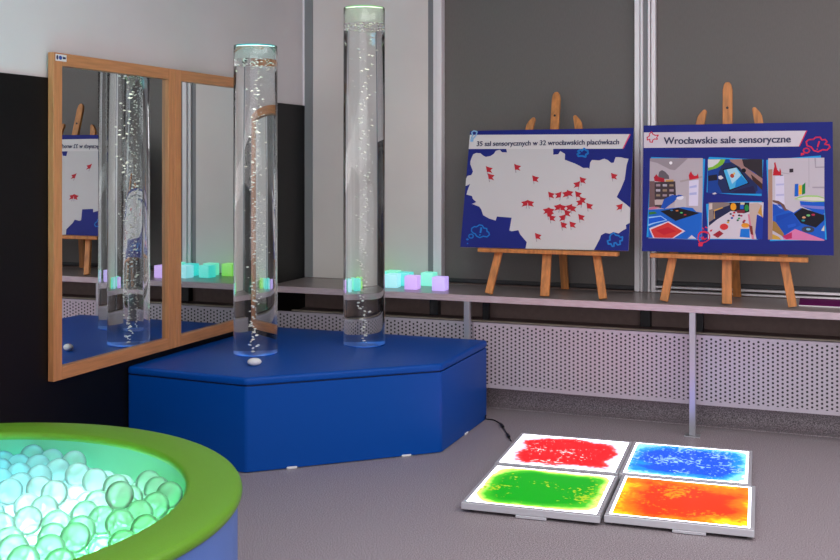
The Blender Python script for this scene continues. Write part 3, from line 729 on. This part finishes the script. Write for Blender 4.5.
def lettering(txt, x0, z0, x1, caph, parent, m_, slope=0):
    cu = bpy.data.curves.new('lettering', 'FONT'); cu.body = txt; cu.size = 1; cu.extrude = 0; cu.offset = .008
    o = bpy.data.objects.new('tmp', cu); C.objects.link(o)
    bpy.context.view_layer.update()
    dg = bpy.context.evaluated_depsgraph_get(); me = bpy.data.meshes.new_from_object(o.evaluated_get(dg))
    bpy.data.objects.remove(o)
    # heavier strokes: the same letters laid three times, a hair apart
    bm = bmesh.new(); bm.from_mesh(me); g0 = list(bm.verts)+list(bm.edges)+list(bm.faces)
    for k, dx in enumerate((-.022, .022, -.011, .011)):
        r = bmesh.ops.duplicate(bm, geom=g0); vs = [v for v in r['geom'] if isinstance(v, bmesh.types.BMVert)]
        bmesh.ops.translate(bm, verts=vs, vec=(dx, .006*(1 if k % 2 else -1), .001*(k+1)))
    bm.to_mesh(me); bm.free()
    xs = [v.co.x for v in me.vertices]; mn, mx_ = min(xs), max(xs); s = (x1-x0)/(mx_-mn); sy = caph/.70
    for v in me.vertices:
        x = (v.co.x-mn)*s; z = v.co.y*sy
        v.co = (x0+x, -.0022-v.co.z*.02, z0+z+slope*x)
    return link('lettering', me, m_, parent)
def poster(name_label, u0, v0, z0, lean, zs, data, txt, x0, zt, x1, caph, slope):
    """board lies back against its easel: own frame x right, y back, z up along the board"""
    t = thing('poster_board', name_label, 'poster', (u0, v0, z0)); t.rotation_euler = (-lean, -.007, 0); t.scale = (1, 1, zs)
    bm = bmesh.new(); add_box(bm, (0, 0, 0), (.841, .005, .594)); o = fin('board', bm, [M['foam'], M['print_blue']], t)
    for p in o.data.polygons: p.material_index = 1 if p.normal.y < -.5 else 0
    print_mesh('printed_picture', data, t)
    lettering(txt, x0, zt, x1, caph, t, M['ink'], slope)
    return t
poster('blue poster with a pale city map dotted with red flags, on the left easel', -1.727, 5.020, .828, math.atan2(.165, .575), 1.03, PRINT_L,
       '35 sal sensorycznych w 32 wrocławskich placówkach', .042, .513, .773, .025, 0)
poster('blue poster with four photographs, on the right easel', -.823, 5.018, .835, math.atan2(.075, .590), 1.008, PRINT_R,
       'Wrocławskie sale sensoryczne', .095, .504, .664, .032, 0)

def beam(bm, p, q, w_, th, tip=False):
    p, q = Vector(p), Vector(q); d = (q-p); L = d.length; d.normalize()
    y = Vector((0, 1, 0)); x = y.cross(d).normalized(); y = d.cross(x).normalized()
    if tip == 'L': prof = [(-w_/2, 0), (w_/2, 0), (w_/2, L-.006), (w_*.3, L), (w_*.05, L-.003), (-w_*.35, L-.028), (-w_/2, L-.045)]
    elif tip == 'R': prof = [(-w_/2, 0), (w_/2, 0), (w_/2, L-.045), (w_*.35, L-.028), (-w_*.05, L-.003), (-w_*.3, L), (-w_/2, L-.006)]
    elif tip: prof = [(-w_/2, 0), (w_/2, 0), (w_/2, L-.035), (w_*.38, L-.012), (w_*.18, L), (-w_*.18, L), (-w_*.38, L-.012), (-w_/2, L-.035)]
    else: prof = [(-w_/2, 0), (w_/2, 0), (w_/2, L), (-w_/2, L)]
    a = [bm.verts.new(p+x*s+d*r-y*th/2) for s, r in prof]; b = [bm.verts.new(p+x*s+d*r+y*th/2) for s, r in prof]
    n = len(prof); bm.faces.new(a); bm.faces.new(b[::-1])
    for i in range(n): bm.faces.new((a[i], b[i], b[(i+1) % n], a[(i+1) % n]))
def easel(u, v, lean, label, ledge, tops, off):
    Z = .598
    t = thing('tabletop_easel', label, 'easel', (u, v, Z), 0, 'wooden easels on the counter')
    def vy(z): return (z-(.828-Z))*lean+off   # back face line of the poster + half leg
    def leg(xb, xt, zt, wd, tip):
        bm = bmesh.new(); beam(bm, (xb, vy(0), .007), (xt, vy(zt), zt), wd, .018, tip)
        bmesh.ops.bevel(bm, geom=list(bm.edges), offset=.002, segments=1, affect='EDGES')
        return fin('leg', bm, M['pine'], t)
    lt, ct, rt = tops
    leg(-.284, lt[0], lt[1], .038, 'L'); leg(.284, rt[0], rt[1], .038, 'R')
    c = leg(0, ct[0], ct[1], .044, True)
    bm = bmesh.new(); x = ct[0]*.93; z = ct[1]-.12
    bmesh.ops.create_cone(bm, segments=14, radius1=.006, radius2=.006, depth=.003, cap_ends=True, matrix=Matrix.Translation((x, vy(z)-.0105, z)) @ Matrix.Rotation(PI/2, 4, 'X'))
    fin('peg_hole', bm, M['black'], c)
    bm = bmesh.new(); beam(bm, (.02, .30, .006), (ct[0]*.9, vy(.80)+.022, .80), .038, .018); fin('leg', bm, M['pine'], t)
    for z in (.30, .74):
        k = z/.9; xa = -.284+(lt[0]+.284)*k-.005; xb = .284+(rt[0]-.284)*k+.005
        bm = bmesh.new(); add_box(bm, (xa, vy(z)+.0095, z-.014), (xb, vy(z)+.0215, z+.014), .002, 1); fin('crossbar', bm, M['pine'], t)
    bm = bmesh.new(); zl = .828-Z; add_box(bm, (ledge[0], vy(zl)-.055, zl-.020), (ledge[1], vy(zl)-.0095, zl-.0005), .002, 1)
    fin('ledge', bm, M['pine'], t)
easel(-1.284, 5.028, .287, 'pine easel on the counter holding the map poster', (-.345, .352), ((-.130, .885), (-.012, 1.012), (.100, .893)), .024)
easel(-.437, 5.030, .127, 'pine easel on the counter holding the poster with four photographs', (-.345, .350), ((-.118, .905), (-.008, 1.03), (.120, .912)), .016)

# ---------------------------------------------------------------- glowing cubes on the counter
cube_defs = [
 # (u, v, rz, colour name, rgb emission, label)
 ]
def ray(x, y, z):                       # where a line of sight at that image height meets the plane z (used once, for placing)
    d = 1057*(1.25-z)/(y-163); X = (x-420)/1057*d
    return (math.cos(YAW)*X-math.sin(YAW)*d, math.sin(YAW)*X+math.cos(YAW)*d)
CUBES = [(-1.859, 5.088, .03, (196, 168, 255), 'lilac glowing cube nearest the map poster, rightmost on the counter'),
         (-2.012, 5.090, .08, (205, 160, 250), 'lilac glowing cube second from the right, at the counter front'),
         (-1.989, 5.270, -.03, (110, 245, 215), 'pale mint glowing cube behind the two lilac cubes'),
         (-2.107, 5.228, .05, (30, 225, 220), 'bright cyan glowing cube behind the pale blue cube'),
         (-2.138, 5.125, .10, (150, 235, 245), 'pale blue-white glowing cube just right of the taller tube'),
         (-2.205, 5.290, .0, (110, 240, 200), 'mint glowing cube at the back against the white pillar'),
         (-2.247, 5.185, .06, (60, 230, 215), 'turquoise glowing cube at the counter front, seen through the taller tube'),
         (-2.315, 5.315, -.05, (130, 225, 70), 'lime green glowing cube nearest the room corner')]
first = None
for i, (x, y, rz, col, lab) in enumerate(CUBES):
    m_ = mat('lit_cube_plastic_%d' % i, (150, 150, 150), .35, emis=col, estr=.85)
    bm = bmesh.new(); add_box(bm, (-.035, -.035, 0), (.035, .035, .07), .004, 3)
    o = fin('light_cube', bm, m_, None, True, 35); o.location = (x, y, .598); o.rotation_euler.z = rz
    tag(o, lab, 'light cube', 'glowing colour cubes on the counter')

# purple folder at the right end
t = thing('paper_folder', 'flat dark purple folder lying on the counter at the far right', 'folder', (-.13, 5.12, .598))
box('cover', (0, .004, .004), (.46, .24, .009), M['purple'], t, .001); box('page_edge', (0, 0, .0), (.46, .236, .004), M['white'], t)

# ---------------------------------------------------------------- light tiles on the floor
def light_tile(x, y, m_, label, tabs):
    t = thing('light_tile', label, 'light tile', (x, y, 0), .057, 'liquid light tiles on the floor')
    bm = bmesh.new(); o_ = .020; s_ = .0145; S = .4654
    for lo, hi in [((-s_, -o_), (S+s_, 0)), ((-s_, S), (S+s_, S+o_)), ((-s_, 0), (0, S)), ((S, 0), (S+s_, S))]:
        add_box(bm, (lo[0], lo[1], .012), (hi[0], hi[1], .0365), .0015, 1)
    fin('frame', bm, M['alu'], t)
    box('back_plate', (0, 0, .014), (S, S, .028), M['dark_metal'], t)
    box('liquid_panel', (.0, .0, .0285), (S, S, .036), m_, t)
    for fx in (.02, S-.02):
        for fy in (.02, S-.02):
            bm = bmesh.new(); bmesh.ops.create_cone(bm, segments=16, radius1=.014, radius2=.016, depth=.013, cap_ends=True, matrix=Matrix.Translation((fx, fy, .0065)))
            fin('foot', bm, M['black'], t)
    if tabs:
        bm = bmesh.new(); add_box(bm, (tabs-.055, -o_-.003, .002), (tabs+.055, .0, .0118), .001, 1); fin('clip', bm, M['alu'], t)
    return t
light_tile(-1.2502, 4.1176, led_tile_mat('red_liquid', (255, 190, 215), (255, 70, 70), (250, 22, 28), 1.0, lo=.02, hi=.24, white=(255, 215, 235), namp=.55, famp=.16, sp_t=.70, pw=5), 'glowing floor tile with red liquid, back left of the four', 0)
light_tile(-1.2156, 3.6004, led_tile_mat('green_liquid', (200, 255, 110), (70, 215, 40), (0, 185, 25), 4.0, lo=-.04, hi=.30, spots=(190, 225, 40), sp_t=.70, namp=.35, famp=.06, pw=5), 'glowing floor tile with green liquid, front left of the four', .24)
light_tile(-0.7544, 4.1536, led_tile_mat('blue_liquid', (130, 225, 255), (20, 165, 250), (8, 95, 250), 6.0, lo=-.12, hi=.34, spots=(170, 228, 255), sp_t=.60, namp=.7, famp=.2, pw=5), 'glowing floor tile with blue liquid, back right of the four', 0)
light_tile(-0.7106, 3.6469, led_tile_mat('orange_liquid', (255, 200, 20), (250, 140, 0), (240, 62, 5), 9.0, lo=-.24, hi=.38, spots=(255, 165, 20), sp_t=.66, namp=.9, famp=.26, pw=5), 'glowing floor tile with orange liquid, front right of the four', .27)

# cable from the podium
t = thing('power_cable', 'thin black cable with an inline plug on the floor beside the podium', 'cable', (-1.53, 4.86, 0))
inv = Matrix.Translation((1.53, -4.86, 0))
P = [ray(486, 419, .004), ray(493, 420, .004), ray(499, 423, .004), ray(504, 429, .004), ray(508, 436, .004), ray(511, 441, .004)]
pts = [(-1.548, 4.88, .03)]+[(a, b, .005) for a, b in P]
cs = []
for i in range(len(pts)-1):
    p0, p1, p2, p3 = [Vector(pts[min(max(j, 0), len(pts)-1)]) for j in (i-1, i, i+1, i+2)]
    for k in range(6):
        s = k/6; cs.append(.5*((2*p1)+(-p0+p2)*s+(2*p0-5*p1+4*p2-p3)*s*s+(-p0+3*p1-3*p2+p3)*s**3))
cs.append(Vector(pts[-1]))
for p in cs: p.z = max(p.z, .0035)
bm = bmesh.new(); add_tube(bm, cs, .003, 8); child(fin('cord', bm, M['black'], smooth=True), t, inv)
for i0, nm in ((20, 'inline_plug'), (29, 'socket')):
    a, b = cs[i0], cs[i0+3]; bm = bmesh.new(); add_tube(bm, [(a.x, a.y, .008), ((a.x+b.x)/2, (a.y+b.y)/2, .008), (b.x, b.y, .008)], [.006, .008, .006], 12); child(fin(nm, bm, M['black'], smooth=True, angle=40), t, inv)

# ---------------------------------------------------------------- ball pit
PX, PY, PR, PI_, PH = -2.016, 1.926, .75, .610, .45
t = thing('ball_pit', 'round lit ball pit with a lime green padded rim and blue side', 'ball pit', (PX, PY, 0))
bm = bmesh.new(); add_lathe(bm, [(PR-.012, .0), (PR-.012, PH-.03), (PR-.03, PH-.028), (PR-.03, 0)], 128, True); fin('side_wall', bm, M['lav_vinyl'], t, True, 40)
bm = bmesh.new(); prof = []
for k in range(9): a = -PI/2+PI*k/8; prof.append((PR-.016+.016*math.cos(a), PH-.016+.016*math.sin(a)))
prof += [(PR-.05, PH+.002), (PR-.1, PH+.003), (PI_+.03, PH+.001)]
for k in range(9): a = PI/2+PI*k/8; prof.append((PI_+.014+.014*math.cos(a), PH-.014+.014*math.sin(a)))
add_lathe(bm, prof, 128, True); fin('padded_rim', bm, M['green_vinyl'], t, True, 60)
bm = bmesh.new(); add_lathe(bm, [(PI_+.002, PH-.016), (PI_+.002, .24), (PI_+.016, .24), (PI_+.016, PH-.016)], 128, True); fin('inner_wall', bm, M['inner_vinyl'], t, True, 40)
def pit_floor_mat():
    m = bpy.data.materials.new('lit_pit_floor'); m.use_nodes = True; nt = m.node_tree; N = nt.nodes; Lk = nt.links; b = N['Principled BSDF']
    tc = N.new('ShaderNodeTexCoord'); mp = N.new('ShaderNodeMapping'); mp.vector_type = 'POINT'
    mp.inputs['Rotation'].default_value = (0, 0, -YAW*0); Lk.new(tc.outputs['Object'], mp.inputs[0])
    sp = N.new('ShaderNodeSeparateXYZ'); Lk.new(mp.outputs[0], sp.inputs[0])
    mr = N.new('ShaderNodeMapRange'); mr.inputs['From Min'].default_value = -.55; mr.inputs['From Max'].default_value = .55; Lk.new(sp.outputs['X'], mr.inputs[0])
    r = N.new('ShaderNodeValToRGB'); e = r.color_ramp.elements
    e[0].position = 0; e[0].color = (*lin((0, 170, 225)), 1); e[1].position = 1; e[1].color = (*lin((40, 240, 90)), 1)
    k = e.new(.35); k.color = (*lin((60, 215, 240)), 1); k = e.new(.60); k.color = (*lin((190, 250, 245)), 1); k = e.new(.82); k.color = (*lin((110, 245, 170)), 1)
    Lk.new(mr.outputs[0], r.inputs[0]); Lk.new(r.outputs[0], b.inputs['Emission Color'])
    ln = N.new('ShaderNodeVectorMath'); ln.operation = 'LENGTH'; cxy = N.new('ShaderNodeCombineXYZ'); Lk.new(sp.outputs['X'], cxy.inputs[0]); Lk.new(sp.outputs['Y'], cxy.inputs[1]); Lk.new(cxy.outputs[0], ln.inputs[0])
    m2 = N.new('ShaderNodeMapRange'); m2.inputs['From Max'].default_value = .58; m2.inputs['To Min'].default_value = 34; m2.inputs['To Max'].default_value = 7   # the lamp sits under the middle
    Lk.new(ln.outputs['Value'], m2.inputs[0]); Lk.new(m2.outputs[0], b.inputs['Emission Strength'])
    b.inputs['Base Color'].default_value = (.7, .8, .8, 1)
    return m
bm = bmesh.new(); add_lathe(bm, [(.001, .28), (PI_+.001, .28), (PI_+.001, .30), (.001, .30)], 64); fin('lit_floor', bm, pit_floor_mat(), t)
# balls
def ball_mat():
    m = bpy.data.materials.new('translucent_ball'); m.use_nodes = True; nt = m.node_tree; N = nt.nodes; Lk = nt.links
    N.remove(N['Principled BSDF']); out = N['Material Output']
    tr = N.new('ShaderNodeBsdfTranslucent'); tr.inputs[0].default_value = (.86, .9, .88, 1)
    df = N.new('ShaderNodeBsdfDiffuse'); df.inputs[0].default_value = (.8, .85, .82, 1)
    tp = N.new('ShaderNodeBsdfTransparent'); tp.inputs[0].default_value = (.97, 1, .99, 1)
    gl = N.new('ShaderNodeBsdfGlossy'); gl.inputs['Roughness'].default_value = .12
    m1 = N.new('ShaderNodeMixShader'); m1.inputs[0].default_value = .18; Lk.new(tr.outputs[0], m1.inputs[1]); Lk.new(df.outputs[0], m1.inputs[2])
    lw = N.new('ShaderNodeLayerWeight'); lw.inputs['Blend'].default_value = .35
    mr = N.new('ShaderNodeMapRange'); mr.inputs['To Min'].default_value = .36; mr.inputs['To Max'].default_value = .5; Lk.new(lw.outputs['Facing'], mr.inputs[0])
    m2 = N.new('ShaderNodeMixShader'); Lk.new(mr.outputs[0], m2.inputs[0]); Lk.new(tp.outputs[0], m2.inputs[1]); Lk.new(m1.outputs[0], m2.inputs[2])
    fr = N.new('ShaderNodeFresnel'); fr.inputs['IOR'].default_value = 1.25
    m3 = N.new('ShaderNodeMixShader'); Lk.new(fr.outputs[0], m3.inputs[0]); Lk.new(m2.outputs[0], m3.inputs[1]); Lk.new(gl.outputs[0], m3.inputs[2])
    Lk.new(m3.outputs[0], out.inputs[0]); return m
BR = .0345
bm = bmesh.new(); bmesh.ops.create_uvsphere(bm, u_segments=32, v_segments=20, radius=BR)
ball = fin('plastic_ball', bm, ball_mat(), None, True)
rnd = random.Random(5)
def settle(n, steps=520):               # let the balls settle in the pit without touching through each other
    rs = np.random.RandomState(11); a = rs.rand(n)*2*PI; rr = (PI_-.05)*np.sqrt(rs.rand(n))
    P = np.stack([rr*np.cos(a), rr*np.sin(a), .34+.16*rs.rand(n)], 1); D = 2*BR+.0006
    for s in range(steps):
        if s < steps-60: P[:, 2] -= .0012
        for _ in range(2):
            d = P[:, None, :]-P[None, :, :]; L = np.sqrt((d**2).sum(2))+np.eye(n); ov = np.clip(D-L, 0, None)*(1-np.eye(n))
            P += .5*(d/L[:, :, None]*ov[:, :, None]).sum(1)
            r_ = np.hypot(P[:, 0], P[:, 1]); lim = PI_-BR-.002; k_ = np.minimum(1, lim/np.maximum(r_, 1e-6)); P[:, 0] *= k_; P[:, 1] *= k_
            P[:, 2] = np.maximum(P[:, 2], .3005+BR)
    return P
def seen(x, y):                         # balls well beyond the picture's left edge are left out
    X = math.cos(YAW)*(PX+x)+math.sin(YAW)*(PY+y); Y = -math.sin(YAW)*(PX+x)+math.cos(YAW)*(PY+y)
    return 420+1057*X/Y > -60
rnd = random.Random(2); k = 0
spots = [(float(x), float(y), float(z), 0) for x, y, z in settle(400) if seen(x, y)]
for (x, y, z, layer) in spots:
    o = ball if k == 0 else ball.copy()
    if k: C.objects.link(o)
    o.location = (PX+x, PY+y, z); o.rotation_euler = (rnd.random()*3, rnd.random()*3, 0); k += 1
    tag(o, 'translucent white plastic ball in the glowing lime-rimmed ball pit', 'ball', 'balls in the ball pit')
